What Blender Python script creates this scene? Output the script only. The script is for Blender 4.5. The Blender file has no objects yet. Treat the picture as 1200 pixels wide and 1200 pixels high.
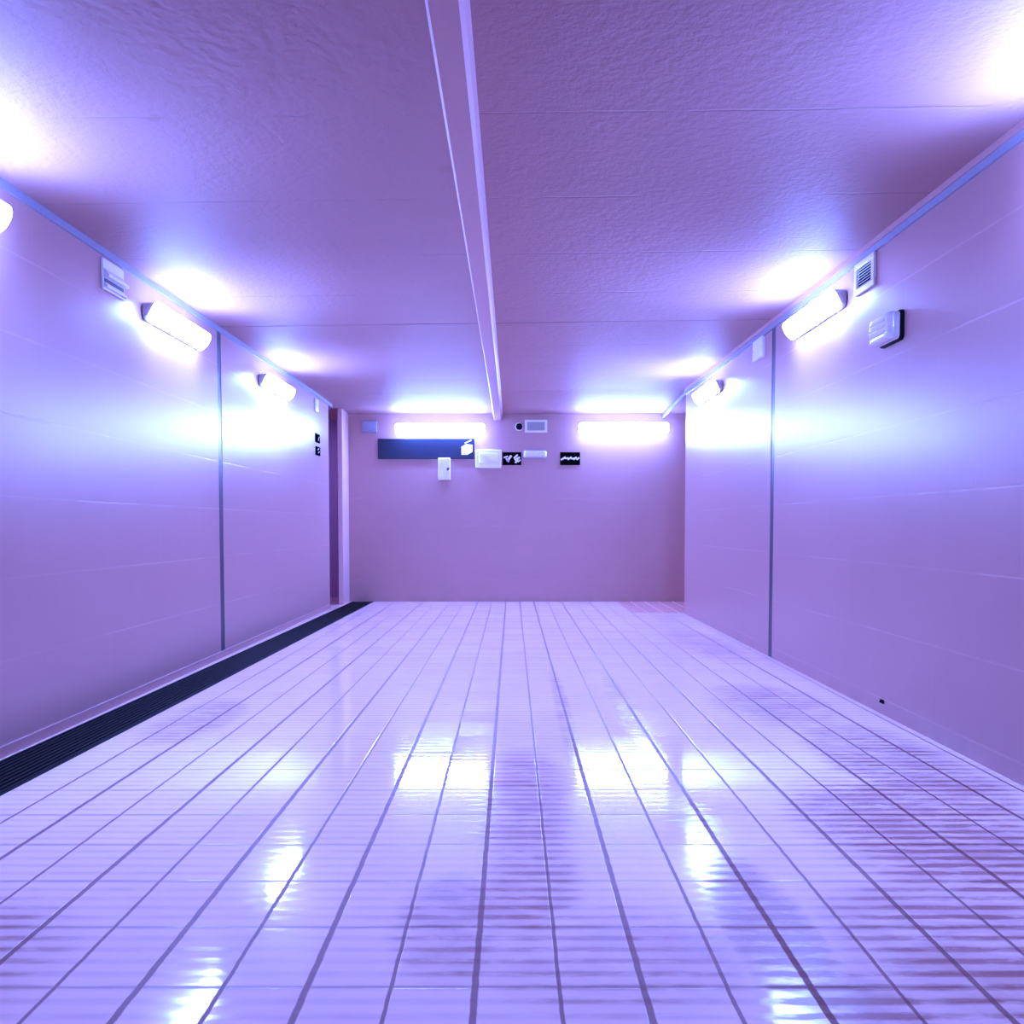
import bpy, bmesh, math, random
from mathutils import Vector, Matrix
random.seed(4)
SC = bpy.context.scene
COL = SC.collection
PI = math.pi

# ------------------------------------------------------------------ helpers
def box(bm, x0, x1, y0, y1, z0, z1, bevel=0.0, seg=2):
    vs = [bm.verts.new((x, y, z)) for x in (x0, x1) for y in (y0, y1) for z in (z0, z1)]
    fs = [(0,1,3,2), (4,6,7,5), (0,4,5,1), (2,3,7,6), (0,2,6,4), (1,5,7,3)]
    faces = [bm.faces.new([vs[i] for i in f]) for f in fs]
    if bevel:
        es = list({e for f in faces for e in f.edges})
        bmesh.ops.bevel(bm, geom=es, offset=bevel, segments=seg, affect='EDGES', profile=0.5)

def loft(bm, rings, cap=True):
    R = [[bm.verts.new(p) for p in r] for r in rings]
    n = len(R[0])
    for a, b in zip(R[:-1], R[1:]):
        for i in range(n):
            bm.faces.new((a[i], a[(i+1) % n], b[(i+1) % n], b[i]))
    if cap:
        bm.faces.new(list(reversed(R[0]))); bm.faces.new(R[-1])

def rrect(w, h, r, y, n=6, cx=0, cz=0):
    """rounded rectangle outline in the local x-z plane at depth y"""
    r = min(r, w/2 - 1e-4, h/2 - 1e-4)
    pts = []
    for (sx, sz, a0) in ((1, 1, 0), (-1, 1, PI/2), (-1, -1, PI), (1, -1, 3*PI/2)):
        for k in range(n + 1):
            a = a0 + PI/2*k/n
            pts.append((cx + sx*(w/2 - r) + r*math.cos(a), y, cz + sz*(h/2 - r) + r*math.sin(a)))
    return pts

def tube(bm, p0, p1, r, n=14, r2=None):
    p0, p1 = Vector(p0), Vector(p1)
    d = (p1 - p0).normalized()
    u = d.orthogonal().normalized(); v = d.cross(u)
    r2 = r if r2 is None else r2
    loft(bm, [[p + u*rr*math.cos(2*PI*k/n) + v*rr*math.sin(2*PI*k/n) for k in range(n)] for p, rr in ((p0, r), (p1, r2))])

def poly(bm, pts, y0, y1):
    """prism of an x-z outline between two depths"""
    loft(bm, [[(x, y0, z) for x, z in pts], [(x, y1, z) for x, z in pts]])

def obj(name, bm, mat, parent=None, smooth=False):
    bmesh.ops.recalc_face_normals(bm, faces=bm.faces)
    me = bpy.data.meshes.new(name)
    bm.to_mesh(me); bm.free()
    if smooth:
        for p in me.polygons: p.use_smooth = True
        try: me.set_sharp_from_angle(angle=math.radians(40))
        except Exception: pass
    me.materials.append(mat)
    o = bpy.data.objects.new(name, me)
    COL.objects.link(o)
    if parent: o.parent = parent
    return o

def thing(name, label, cat, loc=(0, 0, 0), rz=0.0, group=None):
    o = bpy.data.objects.new(name, None)
    o.empty_display_size = 0.1
    COL.objects.link(o)
    o.location = loc; o.rotation_euler = (0, 0, rz)
    o['label'] = label; o['category'] = cat
    if group: o['group'] = group
    return o

def tag(o, label, cat, group=None):
    o['label'] = label; o['category'] = cat
    if group: o['group'] = group
    return o

def struct(name, bm, mat, parent=None, smooth=False):
    o = obj(name, bm, mat, parent, smooth)
    if not parent: o['kind'] = 'structure'
    return o

def dup(root, loc, rz, label):
    r = root.copy(); COL.objects.link(r)
    r.location = loc; r.rotation_euler = (0, 0, rz); r['label'] = label
    for ch in list(root.children):
        c = ch.copy(); COL.objects.link(c); c.parent = r
        for g in list(ch.children):
            d = g.copy(); COL.objects.link(d); d.parent = c
    return r

# ------------------------------------------------------------------ materials
class NT:
    def __init__(s, name):
        s.m = bpy.data.materials.new(name); s.m.use_nodes = True
        s.t = s.m.node_tree; s.b = s.t.nodes['Principled BSDF']
    def n(s, typ, **kw):
        nd = s.t.nodes.new(typ)
        for k, v in kw.items(): setattr(nd, k, v)
        return nd
    def link(s, a, b): s.t.links.new(a, b)
    def val(s, sock, v):
        if hasattr(v, 'is_linked') or isinstance(v, bpy.types.NodeSocket): s.link(v, sock)
        else: sock.default_value = v
    def math(s, op, a, b=0.0, c=0.0, clamp=False):
        nd = s.n('ShaderNodeMath', operation=op, use_clamp=clamp)
        for i, v in enumerate((a, b, c)): s.val(nd.inputs[i], v)
        return nd.outputs[0]
    def mix(s, f, a, b):
        nd = s.n('ShaderNodeMix', data_type='RGBA')
        s.val(nd.inputs['Factor'], f); s.val(nd.inputs['A'], a) if False else None
        s.val(nd.inputs[6], a); s.val(nd.inputs[7], b)
        return nd.outputs[2]
    def smooth(s, v, lo, hi, a=0.0, b=1.0):
        nd = s.n('ShaderNodeMapRange', interpolation_type='SMOOTHSTEP')
        s.val(nd.inputs[0], v); nd.inputs[1].default_value = lo; nd.inputs[2].default_value = hi
        nd.inputs[3].default_value = a; nd.inputs[4].default_value = b
        return nd.outputs[0]
    def pos(s):
        g = s.n('ShaderNodeNewGeometry'); x = s.n('ShaderNodeSeparateXYZ')
        s.link(g.outputs['Position'], x.inputs[0])
        return g.outputs['Position'], x.outputs[0], x.outputs[1], x.outputs[2]
    def noise(s, vec, scale, detail=4.0, rough=0.55, stretch=None):
        if stretch:
            mp = s.n('ShaderNodeMapping'); s.link(vec, mp.inputs[0]); mp.inputs['Scale'].default_value = stretch
            vec = mp.outputs[0]
        nd = s.n('ShaderNodeTexNoise'); s.link(vec, nd.inputs['Vector'])
        nd.inputs['Scale'].default_value = scale; nd.inputs['Detail'].default_value = detail
        nd.inputs['Roughness'].default_value = rough
        return nd.outputs[0]
    def bump(s, h, strength, dist):
        nd = s.n('ShaderNodeBump'); nd.inputs['Strength'].default_value = strength
        nd.inputs['Distance'].default_value = dist
        s.link(h, nd.inputs['Height']); s.link(nd.outputs[0], s.b.inputs['Normal'])
    def line(s, v, spacing, off, half, soft):
        """1 on a joint line repeating along v, 0 elsewhere"""
        t = s.math('DIVIDE', s.math('SUBTRACT', v, off), spacing)
        fr = s.math('FRACT', s.math('ADD', t, 0.5))
        d = s.math('MULTIPLY', s.math('ABSOLUTE', s.math('SUBTRACT', fr, 0.5)), spacing)
        return s.smooth(d, half, half + soft, 1.0, 0.0)

def plain(name, col, rough=0.5, metal=0.0, spec=0.5, speck=0.06):
    k = NT(name)
    p, x, y, z = k.pos()
    nz = k.noise(p, 35.0, 3.0)
    c0 = tuple(max(0, c*(1 - speck)) for c in col) + (1,)
    c1 = tuple(min(1, c*(1 + speck)) for c in col) + (1,)
    k.link(k.mix(nz, c0, c1), k.b.inputs['Base Color'])
    k.b.inputs['Roughness'].default_value = rough
    k.b.inputs['Metallic'].default_value = metal
    k.b.inputs['Specular IOR Level'].default_value = spec
    return k.m

WALL = (0.47, 0.26, 0.25)
def wall_material(name, axis, off, base=WALL, rough=0.27):
    k = NT(name)
    p, x, y, z = k.pos()
    u = y if axis == 'y' else x
    hor = k.line(z, 0.358, off, 0.0022, 0.004)
    row = k.math('FLOOR', k.math('DIVIDE', k.math('SUBTRACT', z, off), 0.358))
    sh = k.math('MULTIPLY', k.math('MODULO', k.math('ABSOLUTE', row), 2.0), 0.36)
    ver = k.line(k.math('ADD', u, sh), 0.72, 0.21, 0.0012, 0.003)
    wear = k.smooth(k.noise(p, 1.7, 3.0), 0.40, 0.62)
    joint = k.math('MULTIPLY', k.math('MAXIMUM', hor, k.math('MULTIPLY', ver, 0.35)), k.math('ADD', 0.25, k.math('MULTIPLY', wear, 0.75)))
    mott = k.noise(p, 2.2, 5.0, 0.6)
    fine = k.noise(p, 160.0, 2.0)
    b = base
    c = k.mix(mott, (b[0]*.93, b[1]*.92, b[2]*.92, 1), (min(1, b[0]*1.05), b[1]*1.06, b[2]*1.06, 1))
    c = k.mix(k.math('MULTIPLY', k.smooth(fine, .35, .7), .10), c, (b[0]*.7, b[1]*.66, b[2]*.66, 1))
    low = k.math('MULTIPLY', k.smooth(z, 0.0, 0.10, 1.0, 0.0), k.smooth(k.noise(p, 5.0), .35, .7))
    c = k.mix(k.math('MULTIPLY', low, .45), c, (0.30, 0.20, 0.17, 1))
    c = k.mix(k.math('MULTIPLY', joint, .45 if axis == 'y' else .22), c, (min(1, b[0]*1.35), b[1]*1.5, b[2]*1.5, 1))
    k.link(c, k.b.inputs['Base Color'])
    k.link(k.math('ADD', rough, k.math('MULTIPLY', mott, .10)), k.b.inputs['Roughness'])
    k.b.inputs['Specular IOR Level'].default_value = 0.52
    st = (1, .6, .12) if axis == 'y' else (.6, 1, .12)
    wav = k.noise(p, 9.0, 2.0, .5, st)
    h = k.math('ADD', k.math('MULTIPLY', wav, .35), k.math('MULTIPLY', fine, .10))
    h = k.math('SUBTRACT', h, k.math('MULTIPLY', k.math('MAXIMUM', k.math('MULTIPLY', hor, wear), k.math('MULTIPLY', ver, .4)), .25))
    k.bump(h, .30, .006)
    return k.m

def floor_material():
    k = NT('ribbed_floor_tile')
    p, x, y, z = k.pos()
    wob = k.math('MULTIPLY', k.math('SUBTRACT', k.noise(p, 14.0, 2.0), .5), .006)
    xx = k.math('ADD', x, wob)
    major = k.line(xx, 0.3645, -0.080, .0060, .0035)
    minor = k.line(xx, 0.3645, 0.1022, .0034, .0030)
    cross = k.line(y, 0.290, 1.901, .0030, .004)
    rib = k.line(y, 0.058, 1.901, .004, .016)          # grooves between the ribs
    grooves = k.math('MAXIMUM', k.math('MAXIMUM', major, minor), k.math('MULTIPLY', cross, .6))
    # dirt: patches with a shape of their own, streaked along the grooves
    nA = k.noise(p, 3.4, 5.0, .62, (1.0, 1.6, 1.0))
    nB = k.noise(p, 14.0, 4.0, .65, (.55, 2.2, 1.0))
    def blob(cx, cy, rx, ry, amt):
        dx = k.math('DIVIDE', k.math('SUBTRACT', x, cx), rx); dy = k.math('DIVIDE', k.math('SUBTRACT', y, cy), ry)
        d = k.math('ADD', k.math('MULTIPLY', dx, dx), k.math('MULTIPLY', dy, dy))
        return k.math('MULTIPLY', k.smooth(d, .15, 1.25, 1.0, 0.0), amt*1.3)
    blobs = None
    for a in ((.05, 3.25, .20, .75, .62), (-.14, 2.22, .17, .34, .62), (.05, 2.55, .16, .6, .55), (.64, 2.15, .13, .55, 1.15),
              (.70, 1.75, .20, .30, .9), (1.35, 2.9, .42, .7, .78), (1.62, 3.7, .32, .9, .7), (1.15, 2.05, .45, .5, .62),
              (1.45, 5.0, .35, .7, .5), (-1.50, 2.0, .5, .45, .50), (-1.62, 4.6, .22, .6, .45), (.62, 3.05, .10, .25, .45),
              (.25, 2.05, .4, .3, .4), (.62, 4.9, .07, 1.2, .42), (.28, 4.7, .05, 1.6, .35), (1.62, 7.5, .25, 1.2, .35)):
        b = blob(*a)
        blobs = b if blobs is None else k.math('MAXIMUM', blobs, b)
    mod = k.smooth(k.math('ADD', k.math('MULTIPLY', nA, .55), k.math('MULTIPLY', nB, .45)), .34, .60)
    dirt = k.math('MULTIPLY', blobs, k.math('ADD', .25, k.math('MULTIPLY', mod, .75)))
    dirt = k.math('ADD', dirt, k.math('MULTIPLY', k.smooth(nA, .52, .80), .13))
    dirt = k.math('MULTIPLY', dirt, k.math('ADD', .55, k.math('MULTIPLY', rib, .65)))
    dirt = k.math('ADD', dirt, k.math('MULTIPLY', rib, k.math('MULTIPLY', k.smooth(nB, .2, .65), .22)), clamp=True)
    ix = k.math('FLOOR', k.math('DIVIDE', k.math('ADD', x, .08), .18225)); iy = k.math('FLOOR', k.math('DIVIDE', k.math('SUBTRACT', y, 1.901), .290))
    cv = k.n('ShaderNodeCombineXYZ'); k.link(ix, cv.inputs[0]); k.link(iy, cv.inputs[1])
    wn = k.n('ShaderNodeTexWhiteNoise', noise_dimensions='2D'); k.link(cv.outputs[0], wn.inputs['Vector'])
    tv = wn.outputs['Value']
    tone = k.math('ADD', k.math('MULTIPLY', k.noise(p, 1.3, 3.0), .6), k.math('MULTIPLY', tv, .4))
    c = k.mix(tone, (.90, .60, .54, 1), (.97, .69, .62, 1))
    c = k.mix(k.math('MULTIPLY', dirt, .95), c, (.34, .125, .11, 1))
    c = k.mix(k.math('MULTIPLY', grooves, .88), c, (.21, .07, .06, 1))
    # dull reddish tiles beyond the end of the right wall
    red = k.math('MULTIPLY', k.smooth(x, 1.36, 1.40), k.smooth(y, 10.22, 10.26))
    c = k.mix(k.math('MULTIPLY', red, .8), c, (.72, .30, .26, 1))
    k.link(c, k.b.inputs['Base Color'])
    r = k.math('ADD', k.math('ADD', .02, k.math('MULTIPLY', tv, .07)), k.math('ADD', k.math('MULTIPLY', dirt, .25), k.math('MULTIPLY', grooves, .4)), clamp=True)
    k.link(r, k.b.inputs['Roughness'])
    k.b.inputs['Specular IOR Level'].default_value = .2
    h = k.math('SUBTRACT', k.math('MULTIPLY', nB, .045), k.math('MULTIPLY', rib, .035))
    h = k.math('SUBTRACT', h, k.math('MULTIPLY', grooves, .5))
    k.bump(h, .30, .006)
    return k.m

def ceiling_material():
    k = NT('stucco_ceiling')
    p, x, y, z = k.pos()
    st = k.noise(p, 26.0, 5.0, .62)
    lump = k.noise(p, 7.0, 3.0)
    big = k.noise(p, 1.4, 4.0)
    seam = k.math('MULTIPLY', k.line(k.math('ADD', y, k.math('MULTIPLY', lump, .02)), .856, 4.237, .002, .008), k.smooth(k.noise(p, 2.6, 2.0), .38, .62))
    b = WALL
    c = k.mix(big, (b[0]*.86, b[1]*.84, b[2]*.86, 1), (b[0]*.98, b[1]*.98, b[2]*1.0, 1))
    c = k.mix(k.math('MULTIPLY', seam, .5), c, (.28, .17, .16, 1))
    spots = k.smooth(k.noise(p, 5.5, 1.0), .76, .80)
    c = k.mix(k.math('MULTIPLY', spots, .4), c, (.35, .19, .16, 1))
    k.link(c, k.b.inputs['Base Color'])
    k.b.inputs['Roughness'].default_value = .62
    k.b.inputs['Specular IOR Level'].default_value = .3
    h = k.math('ADD', k.math('MULTIPLY', st, .55), k.math('MULTIPLY', lump, .35))
    h = k.math('SUBTRACT', h, k.math('MULTIPLY', seam, .5))
    k.bump(h, .55, .014)
    return k.m

def emitter(name, col, strength):
    m = bpy.data.materials.new(name); m.use_nodes = True
    t = m.node_tree; t.nodes.remove(t.nodes['Principled BSDF'])
    e = t.nodes.new('ShaderNodeEmission')
    e.inputs[0].default_value = (*col, 1); e.inputs[1].default_value = strength
    t.links.new(e.outputs[0], t.nodes['Material Output'].inputs[0])
    return m

LAMP_STRENGTH = 29.0
M = dict(
    wall_l=wall_material('wall_tile_left', 'y', .412), wall_r=wall_material('wall_tile_right', 'y', .44),
    wall_b=wall_material('wall_tile_back', 'x', .285, rough=.42), recess=plain('recess_plaster', (.42, .30, .42), .7),
    floor=floor_material(), ceil=ceiling_material(), beam=plain('painted_beam', (.52, .27, .26), .5),
    white=plain('white_plastic', (.80, .78, .76), .35), grey=plain('grey_plastic', (.40, .36, .36), .45),
    joint=plain('joint_rubber', (.028, .040, .070), .34), black=plain('black_plastic', (.004, .004, .006), .65, spec=.12),
    pit=plain('drain_pit', (.006, .006, .007), .9), board=plain('navy_board', (.002, .007, .030), .50, spec=.55),
    sign=plain('sign_black', (.0015, .002, .002), .7, spec=.0), mark=plain('sign_white', (.82, .82, .80), .5),
    steel=plain('clip_steel', (.55, .55, .56), .3, 1.0), clear=plain('frosted_cover', (.78, .76, .78), .12, spec=.7),
    trunk=plain('trunking_white', (.28, .29, .37), .35), skirt=plain('skirting', (.42, .22, .21), .5),
    jamb=plain('jamb_paint', (.70, .42, .40), .4), lamp=emitter('lamp_diffuser_light', (.157, .268, 1.0), LAMP_STRENGTH))

# ------------------------------------------------------------------ setting
XL, XR, YB = -2.20, 1.965, 11.78         # inner faces of the side walls, far wall
Y0 = -3.2                                # end of the corridor behind the viewpoint
JY, JH = 6.79, .046                      # expansion joint: centre and half width
def ceil_z(x, y):
    near = 2.49 + (x - XL)/(XR - XL)*.055
    t = min(1, max(0, (y - 10.15)/(YB - 10.15)))
    return near*(1 - t) + 2.462*t

bm = bmesh.new()
box(bm, XL - .25, XL, Y0, JY - JH, -.15, 2.75); box(bm, XL - .25, XL, JY + JH, 10.80, -.15, 2.75)
box(bm, XL - .25, XL - .03, JY - JH, JY + JH, -.15, 2.75)
struct('wall_left', bm, M['wall_l'])
bm = bmesh.new()
box(bm, XR, XR + .25, Y0, JY - JH, -.15, 2.75); box(bm, XR, XR + .25, JY + JH, 10.19, -.15, 2.75)
box(bm, XR + .03, XR + .25, JY - JH, JY + JH, -.15, 2.75)
struct('wall_right', bm, M['wall_r'])
bm = bmesh.new(); box(bm, -2.14, 3.3, YB, YB + .25, -.15, 2.75); struct('wall_back', bm, M['wall_b'])
bm = bmesh.new(); box(bm, XL - .25, XR + .25, Y0 - .2, Y0, -.15, 2.75); struct('wall_front', bm, M['wall_b'])
# side openings at the far end
bm = bmesh.new(); box(bm, -3.4, -2.14, 12.50, 12.70, -.15, 2.75); box(bm, -3.6, -3.4, 10.60, 12.70, -.15, 2.75); box(bm, -3.4, XL - .25, 10.60, 10.80, -.15, 2.75)
struct('wall_recess', bm, M['recess'])
bm = bmesh.new(); box(bm, 3.1, 3.3, 10.0, YB, -.15, 2.75); box(bm, XR + .25, 3.1, 9.99, 10.19, -.15, 2.75)
struct('wall_side', bm, M['wall_r'])
bm = bmesh.new(); box(bm, -2.20, -2.14, 11.35, 12.50, 0, 2.62, .004); struct('trim_jamb', bm, M['jamb'])
# expansion joint strips
for nm, xa, xb in (('trim_joint_left', XL - .03, XL - .003), ('trim_joint_right', XR + .003, XR + .03)):
    bm = bmesh.new(); box(bm, xa, xb, JY - JH, JY + JH, 0, 2.56); struct(nm, bm, M['joint'])

# ceiling: slabs meeting in a fine gap over the wall joints
bm = bmesh.new()
xs = [-3.8, XL, -.2, XR, 3.4]
def slab(ya, yb):
    ys = sorted({ya, yb} | {v for v in (10.15, YB) if ya < v < yb})
    lo = [[bm.verts.new((x, y, ceil_z(x, y))) for x in xs] for y in ys]
    hi = [[bm.verts.new((x, y, 2.8)) for x in xs] for y in ys]
    for i in range(len(ys) - 1):
        for j in range(len(xs) - 1):
            bm.faces.new((lo[i][j], lo[i][j+1], lo[i+1][j+1], lo[i+1][j])); bm.faces.new((hi[i][j], hi[i+1][j], hi[i+1][j+1], hi[i][j+1]))
    for R in (0, -1):
        for j in range(len(xs) - 1): bm.faces.new((lo[R][j], lo[R][j+1], hi[R][j+1], hi[R][j]))
    for i in range(len(ys) - 1):
        for C in (0, -1): bm.faces.new((lo[i][C], lo[i+1][C], hi[i+1][C], hi[i][C]))
slab(Y0 - .2, JY - .008); slab(JY + .008, 12.72)
struct('ceiling', bm, M['ceil'])

# beam along the ceiling
bm = bmesh.new()
rings = []
for y in (Y0, 10.15, YB):
    zc = ceil_z(-.18, y); zb = zc - .088
    rings.append([(-.232, y, zc + .01), (-.240, y, zb + .012), (-.230, y, zb), (-.146, y, zb), (-.132, y, zb + .03), (-.120, y, zc + .01)])
loft(bm, rings)
struct('trim_beam', bm, M['beam'])

# cornice and cable trunking along the tops of the side walls
for side, X, s in (('left', XL, 1), ('right', XR, -1)):
    bm = bmesh.new(); bt = bmesh.new()
    end = 10.80 if side == 'left' else 10.19
    ra, rb = [], []
    for y in (Y0, 10.15, YB if side == 'right' else 10.98):
        zc = ceil_z(X, y)
        if side == 'left': zc += .040
        rb.append([(X - .004*s, y, zc - .030), (X + .012*s, y, zc - .030), (X + .012*s, y, zc - .067 - .012*(s > 0)), (X - .004*s, y, zc - .067 - .012*(s > 0))])
    for y in (Y0, end):
        zc = ceil_z(X, y)
        ra.append([(X - .004*s, y, zc + .012), (X + .020*s, y, zc + .012), (X + .020*s, y, zc - .030), (X - .004*s, y, zc - .030)])
    loft(bm, ra); loft(bt, rb)
    if side == 'right': struct('trim_cornice_' + side, bm, M['beam'])
    struct('trim_trunking_' + side, bt, M['trunk'])

# floor with the drain channel along the left wall
def drain_x(y): return -2.034 + (y - 3.5)*.0092
DW = .142
bm = bmesh.new()
ya, yb = Y0, YB
def quad(*p): bm.faces.new([bm.verts.new(q) for q in p])
quad((XL - .05, ya, 0), (drain_x(ya) - DW, ya, 0), (drain_x(yb) - DW, yb, 0), (XL - .05, yb, 0))
quad((drain_x(ya) + DW, ya, 0), (3.3, ya, 0), (3.3, yb, 0), (drain_x(yb) + DW, yb, 0))
quad((-3.8, 10.55, 0), (XL - .05, 10.55, 0), (XL - .05, 12.7, 0), (-3.8, 12.7, 0))
quad((XL - .05, yb, 0), (-2.0, yb, 0), (-2.0, 12.7, 0), (XL - .05, 12.7, 0))
for s in (-1, 1):
    quad((drain_x(ya) + s*DW, ya, 0), (drain_x(yb) + s*DW, yb, 0), (drain_x(yb) + s*DW, yb, -.12), (drain_x(ya) + s*DW, ya, -.12))
struct('floor', bm, M['floor'])
bm = bmesh.new()
quad((drain_x(ya) - DW, ya, -.10), (drain_x(ya) + DW, ya, -.10), (drain_x(yb) + DW, yb, -.10), (drain_x(yb) - DW, yb, -.10))
struct('floor_channel', bm, M['pit'])
bm = bmesh.new(); box(bm, XL - .004, XL + .007, Y0, 10.80, 0, .050, .003); struct('baseboard_left', bm, M['skirt'])

# ------------------------------------------------------------------ drain grate
g = thing('drain_grate', 'long black slotted drain grate set in the floor along the left wall', 'drain', (drain_x(0), 0, 0))
DA = Y0 + .02; DB = YB - .02
def strip(bm, o0, o1, z0, z1, ya=DA, yb=DB):
    loft(bm, [[(drain_x(y) - drain_x(0) + a, y, z) for a, z in ((o0, z0), (o1, z0), (o1, z1), (o0, z1))] for y in (ya, yb)])
bm = bmesh.new()
strip(bm, -DW, -DW + .014, -.03, .003); strip(bm, DW - .014, DW, -.03, .003)
obj('frame', bm, M['black'], g)
for i in range(9):
    o = -DW + .030 + i*(2*DW - .060)/8
    bm = bmesh.new(); strip(bm, o - .0075, o + .0075, -.022, .001)
    obj('bar', bm, M['black'], g)

# ------------------------------------------------------------------ lamps
def make_lamp(loc, rz, label, L=.955, H=.108):
    """local frame: length along x, wall behind at y=0, sticking out towards -y.
    The tray is deeper along its top edge, so the cover faces outwards and a little down."""
    t = thing('wall_lamp', label, 'lamp', loc, rz, 'tubular wall lamps')
    D, K = .030, .50
    def tilt(ring, f=1.0): return [(x, y - f*K*(z + H/2), z) for x, y, z in ring]
    bm = bmesh.new()
    loft(bm, [rrect(L - .03, H - .02, .03, 0), rrect(L, H, .04, -.010), tilt(rrect(L, H, .04, -D)), tilt(rrect(L - .008, H - .008, .036, -D - .004))])
    obj('housing', bm, M['grey'], t, True)
    bm = bmesh.new()
    loft(bm, [tilt(q) for q in (rrect(L + .004, H + .006, .043, -D - .002), rrect(L + .004, H + .006, .043, -D - .010), rrect(L - .008, H - .006, .040, -D - .020),
              rrect(L - .034, H - .030, .032, -D - .031), rrect(L - .070, H - .066, .018, -D - .036))])
    obj('diffuser', bm, M['lamp'], t, True)
    for x in (-.38*L, 0, .38*L):
        for s in (-1, 1):
            bm = bmesh.new()
            z = s*(H/2 + .0055); y1 = -D - (K*H if s > 0 else 0)
            box(bm, x - .010, x + .010, y1 - .014, y1 + .018, z - .002, z + .002, .0008, 1)
            obj('clip', bm, M['steel'], t)
    return t
lampL0 = make_lamp((XL, 3.37, 2.282), PI/2, 'white wall lamp cut by the photo edge, nearest on the left wall')
dup(lampL0, (XL, 5.85, 2.276), PI/2, 'lit wall lamp on left wall just before the dark vertical joint')
dup(lampL0, (XL, 8.29, 2.266), PI/2, 'lit wall lamp on left wall beyond the dark vertical joint')
dup(lampL0, (XR, 2.85, 2.355), -PI/2, 'wall lamp showing only its tip, nearest on the right wall')
dup(lampL0, (XR, 5.78, 2.335), -PI/2, 'lit wall lamp on right wall beside the slotted vent grille')
dup(lampL0, (XR, 8.87, 2.305), -PI/2, 'lit wall lamp on right wall beyond the dark vertical joint')
lampB0 = make_lamp((-.935, YB, 2.252), 0, 'lit wall lamp on far wall above the long navy board', 1.165, .135)
dup(lampB0, (1.453, YB, 2.262), 0, 'lit wall lamp on far wall right of the small vent')

# ------------------------------------------------------------------ right wall fixtures
def wallframe(x, y, z, side):
    return (x, y, z), (PI/2 if side == 'L' else -PI/2 if side == 'R' else 0)
# slotted vent
loc, rz = wallframe(XR, 5.03, 2.388, 'R')
t = thing('vent_grille', 'white slotted vent grille high on the right wall', 'vent', loc, rz)
bm = bmesh.new()
W, H = .275, .178
for (a, b, c, d) in ((-W/2, W/2, H/2 - .032, H/2), (-W/2, W/2, -H/2, -H/2 + .034), (-W/2, -W/2 + .036, -H/2 + .034, H/2 - .032), (W/2 - .036, W/2, -H/2 + .034, H/2 - .032)):
    box(bm, a, b, -.018, 0, c, d, .003, 1)
obj('frame', bm, M['white'], t)
bm = bmesh.new(); box(bm, -W/2 + .03, W/2 - .03, -.004, -.001, -H/2 + .03, H/2 - .03); obj('backing', bm, M['pit'], t)
n = 7
for i in range(n):
    z = -H/2 + .042 + i*(H - .075)/(n - .35)
    bm = bmesh.new()
    loft(bm, [[(x, -.016, z - .003), (x, -.014, z - .0045), (x, -.005, z + .001), (x, -.005, z + .003)] for x in (-W/2 + .034, W/2 - .034)])
    obj('slat', bm, M['white'], t)
# emergency light: back plate painted black as its shadow outline, grey body and ribbed clear cover
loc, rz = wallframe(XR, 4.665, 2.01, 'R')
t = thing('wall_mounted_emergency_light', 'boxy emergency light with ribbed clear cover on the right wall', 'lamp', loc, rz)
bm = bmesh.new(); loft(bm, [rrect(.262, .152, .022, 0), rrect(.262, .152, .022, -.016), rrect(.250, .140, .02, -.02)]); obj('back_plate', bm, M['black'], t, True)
bm = bmesh.new(); loft(bm, [rrect(.246, .136, .02, -.018), rrect(.240, .130, .02, -.046)]); obj('body', bm, M['white'], t, True)
bm = bmesh.new(); loft(bm, [rrect(.250, .140, .022, -.044), rrect(.250, .140, .022, -.056), rrect(.225, .118, .022, -.078), rrect(.19, .085, .02, -.084)]); cv = obj('cover', bm, M['clear'], t, True)
for z in (-.03, 0, .03):
    bm = bmesh.new(); loft(bm, [rrect(.185, .015, .006, -.080, 3, 0, z), rrect(.180, .010, .004, -.090, 3, 0, z)]); obj('rib', bm, M['clear'], cv, True)
# blank cover plate past the joint
def cover_plate(loc, rz, label, w=.275, h=.165, d=.026, group=None, name='wall_mounted_cover', mat='white'):
    t = thing(name, label, 'cover plate', loc, rz, group)
    bm = bmesh.new(); loft(bm, [rrect(w, h, .012, 0), rrect(w, h, .012, -d*.75), rrect(w - .012, h - .012, .010, -d)]); obj('plate', bm, M[mat], t, True)
    for sx in (-1, 1):
        bm = bmesh.new(); tube(bm, (sx*(w/2 - .022), -d + .001, 0), (sx*(w/2 - .022), -d - .003, 0), .005); obj('screw', bm, M['steel'], t)
    return t
cover_plate((XR, 7.16, 2.395), -PI/2, 'pale blank cover plate on right wall just beyond the vertical joint')
bm = bmesh.new(); tube(bm, (XR + .01, 4.70, .065), (XR - .018, 4.71, .075), .013, 8, .009)
tag(obj('wall_stub', bm, M['black'], None, True), 'small dark stub sticking out low on the right wall', 'stub')

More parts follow.
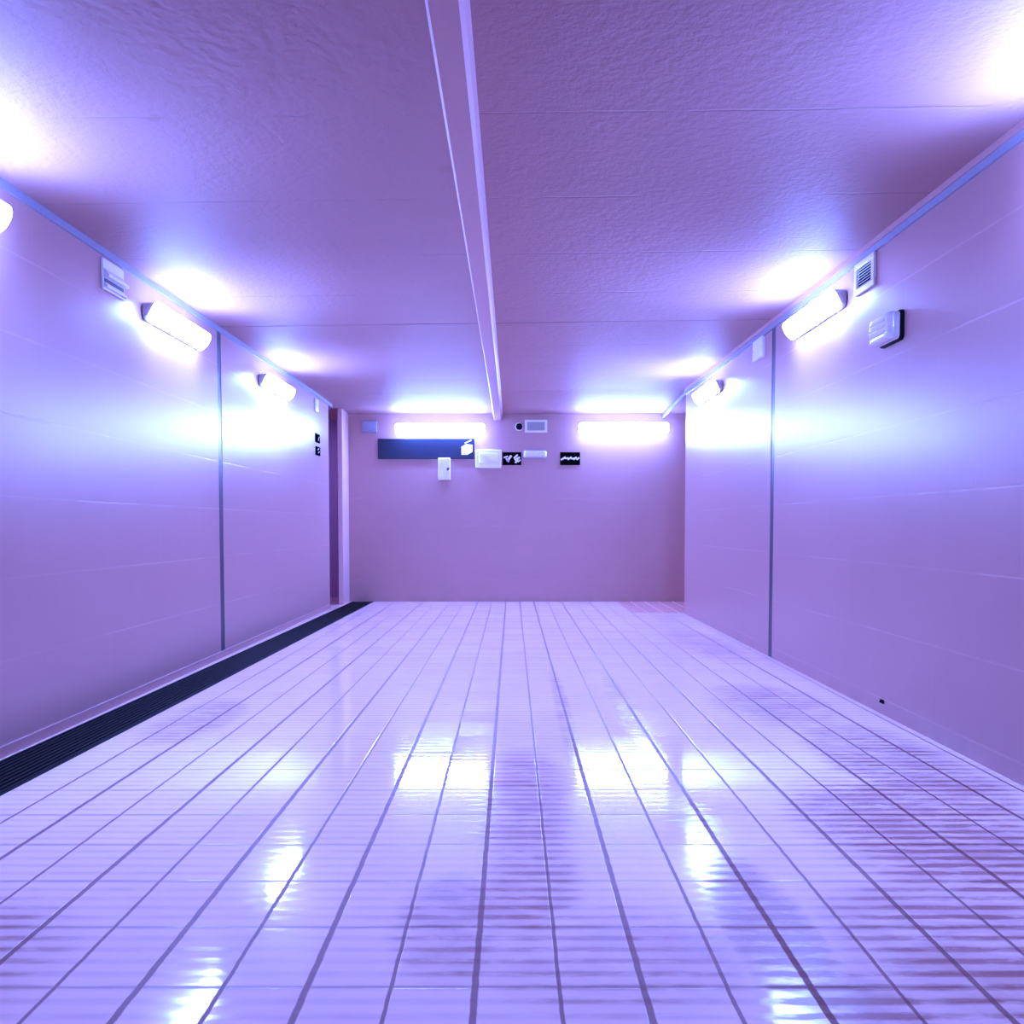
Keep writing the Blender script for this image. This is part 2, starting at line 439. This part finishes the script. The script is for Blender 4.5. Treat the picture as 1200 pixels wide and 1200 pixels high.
# ------------------------------------------------------------------ left wall fixtures
loc, rz = wallframe(XL, 4.985, 2.352, 'L')
t = thing('vent_hood', 'white hooded vent cover on left wall ahead of the second lamp', 'vent', loc, rz)
W, H = .262, .165
bm = bmesh.new(); box(bm, -W/2, W/2, -.014, 0, -H/2, H/2, .003, 1); obj('back_plate', bm, M['white'], t)
bm = bmesh.new(); loft(bm, [[(x, -.012, .028), (x, -.016, .028), (x, -.044, -.004), (x, -.044, -.020), (x, -.012, -.020)] for x in (-W/2 + .006, W/2 - .006)]); obj('hood', bm, M['white'], t)
bm = bmesh.new(); loft(bm, [[(x, -.012, -.045), (x, -.018, -.045), (x, -.034, -.062), (x, -.034, -.074), (x, -.012, -.074)] for x in (-W/2 + .006, W/2 - .006)]); obj('louvre', bm, M['white'], t)
bm = bmesh.new(); box(bm, -W/2 + .012, W/2 - .012, -.0165, -.013, -.042, -.024); obj('slot', bm, M['joint'], t)
cover_plate((XL, 10.11, 2.345), PI/2, 'narrow pale cover plate near the end of the left wall', w=.17, h=.145, d=.018)

def stroke(bm, p0, p1, w, y0, y1):
    (xa, za), (xb, zb) = p0, p1
    d = Vector((xb - xa, zb - za)); nrm = Vector((-d.y, d.x)).normalized()*w/2
    pts = [(xa + nrm.x, za + nrm.y), (xb + nrm.x, zb + nrm.y), (xb - nrm.x, zb - nrm.y), (xa - nrm.x, za - nrm.y)]
    poly(bm, pts, y0, y1)
def black_sign(loc, rz, label, w, h, strokes, group=None):
    t = thing('wall_sign', label, 'sign', loc, rz, group)
    bm = bmesh.new(); box(bm, -w/2, w/2, -.010, 0, -h/2, h/2, .002, 1); obj('panel', bm, M['sign'], t)
    for (a, b, wd) in strokes:
        bm = bmesh.new(); stroke(bm, (a[0]*w, a[1]*h), (b[0]*w, b[1]*h), wd, -.0125, -.0095); obj('mark', bm, M['mark'], t)
    return t
black_sign((XL, 10.17, 1.985), PI/2, 'upper of two small black signs at the end of left wall', .21, .098, [((.05, -.25), (.22, .2), .012)])
black_sign((XL, 10.18, 1.842), PI/2, 'lower of two small black signs at the end of left wall', .22, .098, [((-.15, .1), (.15, .32), .012), ((0, -.2), (.2, -.05), .012)])

# ------------------------------------------------------------------ far wall fixtures
bm = bmesh.new()
cover_plate((-1.862, YB, 2.292), 0, 'pale blank cover plate on far wall left of the lamp', w=.20, h=.150, d=.024, mat='trunk')
t = thing('sign_board', 'long navy board on the far wall under the left lamp', 'sign', (-1.122, YB, 2.003))
bm = bmesh.new(); box(bm, -.630, .630, -.022, 0, -.132, .132, .004, 2); obj('panel', bm, M['board'], t)
bm = bmesh.new()
hexp = [(.462, -.078), (.540, -.078), (.606, -.040), (.606, .052), (.520, .060), (.462, .028)]
poly(bm, hexp, -.0245, -.0215); obj('sticker', bm, M['mark'], t)
bm = bmesh.new(); stroke(bm, (.505, .072), (.590, .112), .014, -.0245, -.0215); obj('mark', bm, M['mark'], t)
# switch box
t = thing('switch_box', 'white switch box hanging just below the navy board', 'switch', (-.883, YB, 1.737))
bm = bmesh.new(); loft(bm, [rrect(.158, .290, .012, 0), rrect(.158, .290, .012, -.052), rrect(.144, .276, .010, -.062)]); obj('body', bm, M['white'], t, True)
bm = bmesh.new(); tube(bm, (.048, -.060, -.005), (.048, -.078, .004), .014); stroke(bm, (.036, -.02), (.064, .014), .016, -.082, -.076); obj('lever', bm, M['joint'], t)
# notice box
t = thing('wall_mounted_box', 'large white box between the navy board and the black sign', 'box', (-.307, YB, 1.870))
bm = bmesh.new(); loft(bm, [rrect(.342, .240, .014, 0), rrect(.342, .240, .014, -.036), rrect(.326, .224, .012, -.046)]); obj('body', bm, M['white'], t, True)
bm = bmesh.new(); loft(bm, [rrect(.25, .14, .01, -.045, 6, 0, .01), rrect(.24, .13, .01, -.050, 6, 0, .01)]); obj('door', bm, M['white'], t, True)
# pictogram signs
black_sign((0, YB, 1.876), 0, 'black sign with white slanted figures beside the white box', .245, .168,
           [((-.44, .08), (-.22, .18), .018), ((-.26, -.22), (-.04, .24), .030), ((-.32, .02), (-.16, -.26), .022), ((.10, .02), (.30, .30), .022),
            ((.14, -.10), (.42, .10), .026), ((.18, -.34), (.32, -.02), .024), ((.30, -.26), (.46, -.10), .018)])
black_sign((.760, YB, 1.876), 0, 'black sign with a row of white slanted strokes on far wall', .262, .168,
           [((-.46, -.10), (-.22, .12), .022), ((-.26, .00), (-.08, .06), .016), ((-.12, -.08), (.08, .12), .020), ((.06, -.02), (.22, .04), .016),
            ((.16, -.08), (.32, .12), .020), ((.32, -.08), (.46, .08), .020)])
# small pale fixture with wedge-shaped cover
t = thing('wall_mounted_light', 'small pale blue fixture between the two black signs', 'lamp', (.302, YB, 1.932))
bm = bmesh.new(); loft(bm, [rrect(.312, .100, .02, 0), rrect(.312, .100, .02, -.02)]); obj('base', bm, M['trunk'], t, True)
bm = bmesh.new(); loft(bm, [rrect(.30, .092, .022, -.018), rrect(.30, .092, .022, -.045), rrect(.26, .055, .02, -.072)]); obj('cover', bm, M['clear'], t, True)
# vent with dark speaker beside it
t = thing('framed_vent', 'small framed vent with grey mesh on far wall near the beam', 'vent', (.312, YB, 2.297))
W, H = .292, .166
bm = bmesh.new()
for (a, b, c, d) in ((-W/2, W/2, H/2 - .026, H/2), (-W/2, W/2, -H/2, -H/2 + .026), (-W/2, -W/2 + .032, -H/2 + .026, H/2 - .026), (W/2 - .032, W/2, -H/2 + .026, H/2 - .026)):
    box(bm, a, b, -.022, 0, c, d, .003, 1)
obj('frame', bm, M['white'], t)
bm = bmesh.new(); box(bm, -W/2 + .028, W/2 - .028, -.006, -.001, -H/2 + .024, H/2 - .024); obj('backing', bm, M['grey'], t)
for i in range(6):
    z = -H/2 + .036 + i*.0185
    bm = bmesh.new(); box(bm, -W/2 + .030, W/2 - .030, -.013, -.005, z - .004, z + .004); obj('slat', bm, M['grey'], t)
t = thing('dome_camera', 'dark round camera beside the small framed vent on far wall', 'camera', (.092, YB, 2.292))
bm = bmesh.new(); tube(bm, (0, 0, 0), (0, -.03, 0), .056, 24, .052); obj('base', bm, M['white'], t, True)
bm = bmesh.new()
bmesh.ops.create_uvsphere(bm, u_segments=24, v_segments=14, radius=.044)
bmesh.ops.translate(bm, verts=bm.verts, vec=(.004, -.034, -.002)); obj('dome', bm, M['black'], t, True)

# unseen fill light, added to brighten the side passage
ld = bpy.data.lights.new('passage_fill', 'AREA'); lo = bpy.data.objects.new('passage_fill', ld); COL.objects.link(lo)
ld.shape = 'RECTANGLE'; ld.size = .9; ld.size_y = .15; ld.energy = 1.5; ld.color = (.36, .26, 1.0)
lo.location = (-3.0, 11.55, 2.40)

# ------------------------------------------------------------------ camera, world, view
w = bpy.data.worlds.new('world'); SC.world = w; w.use_nodes = True
w.node_tree.nodes['Background'].inputs[0].default_value = (.02, .015, .03, 1)
w.node_tree.nodes['Background'].inputs[1].default_value = 1.0
cam = bpy.data.cameras.new('camera'); co = bpy.data.objects.new('camera', cam); COL.objects.link(co)
cam.sensor_width = 36; cam.lens = 1050/1200*36; cam.clip_start = .05
co.location = (0, 0, 1.0); co.rotation_euler = (math.radians(90 - 2.5), 0, 0)
cam.shift_y = 61.84/1200
SC.camera = co
SC.view_settings.view_transform = 'Standard'; SC.view_settings.look = 'None'
SC.view_settings.gamma = 1; SC.view_settings.use_curve_mapping = False
SC.view_settings.exposure = 3.25
SC.cycles.max_bounces = 10; SC.cycles.diffuse_bounces = 8
SC.cycles.sample_clamp_indirect = 6.0
SC.cycles.use_denoising = True
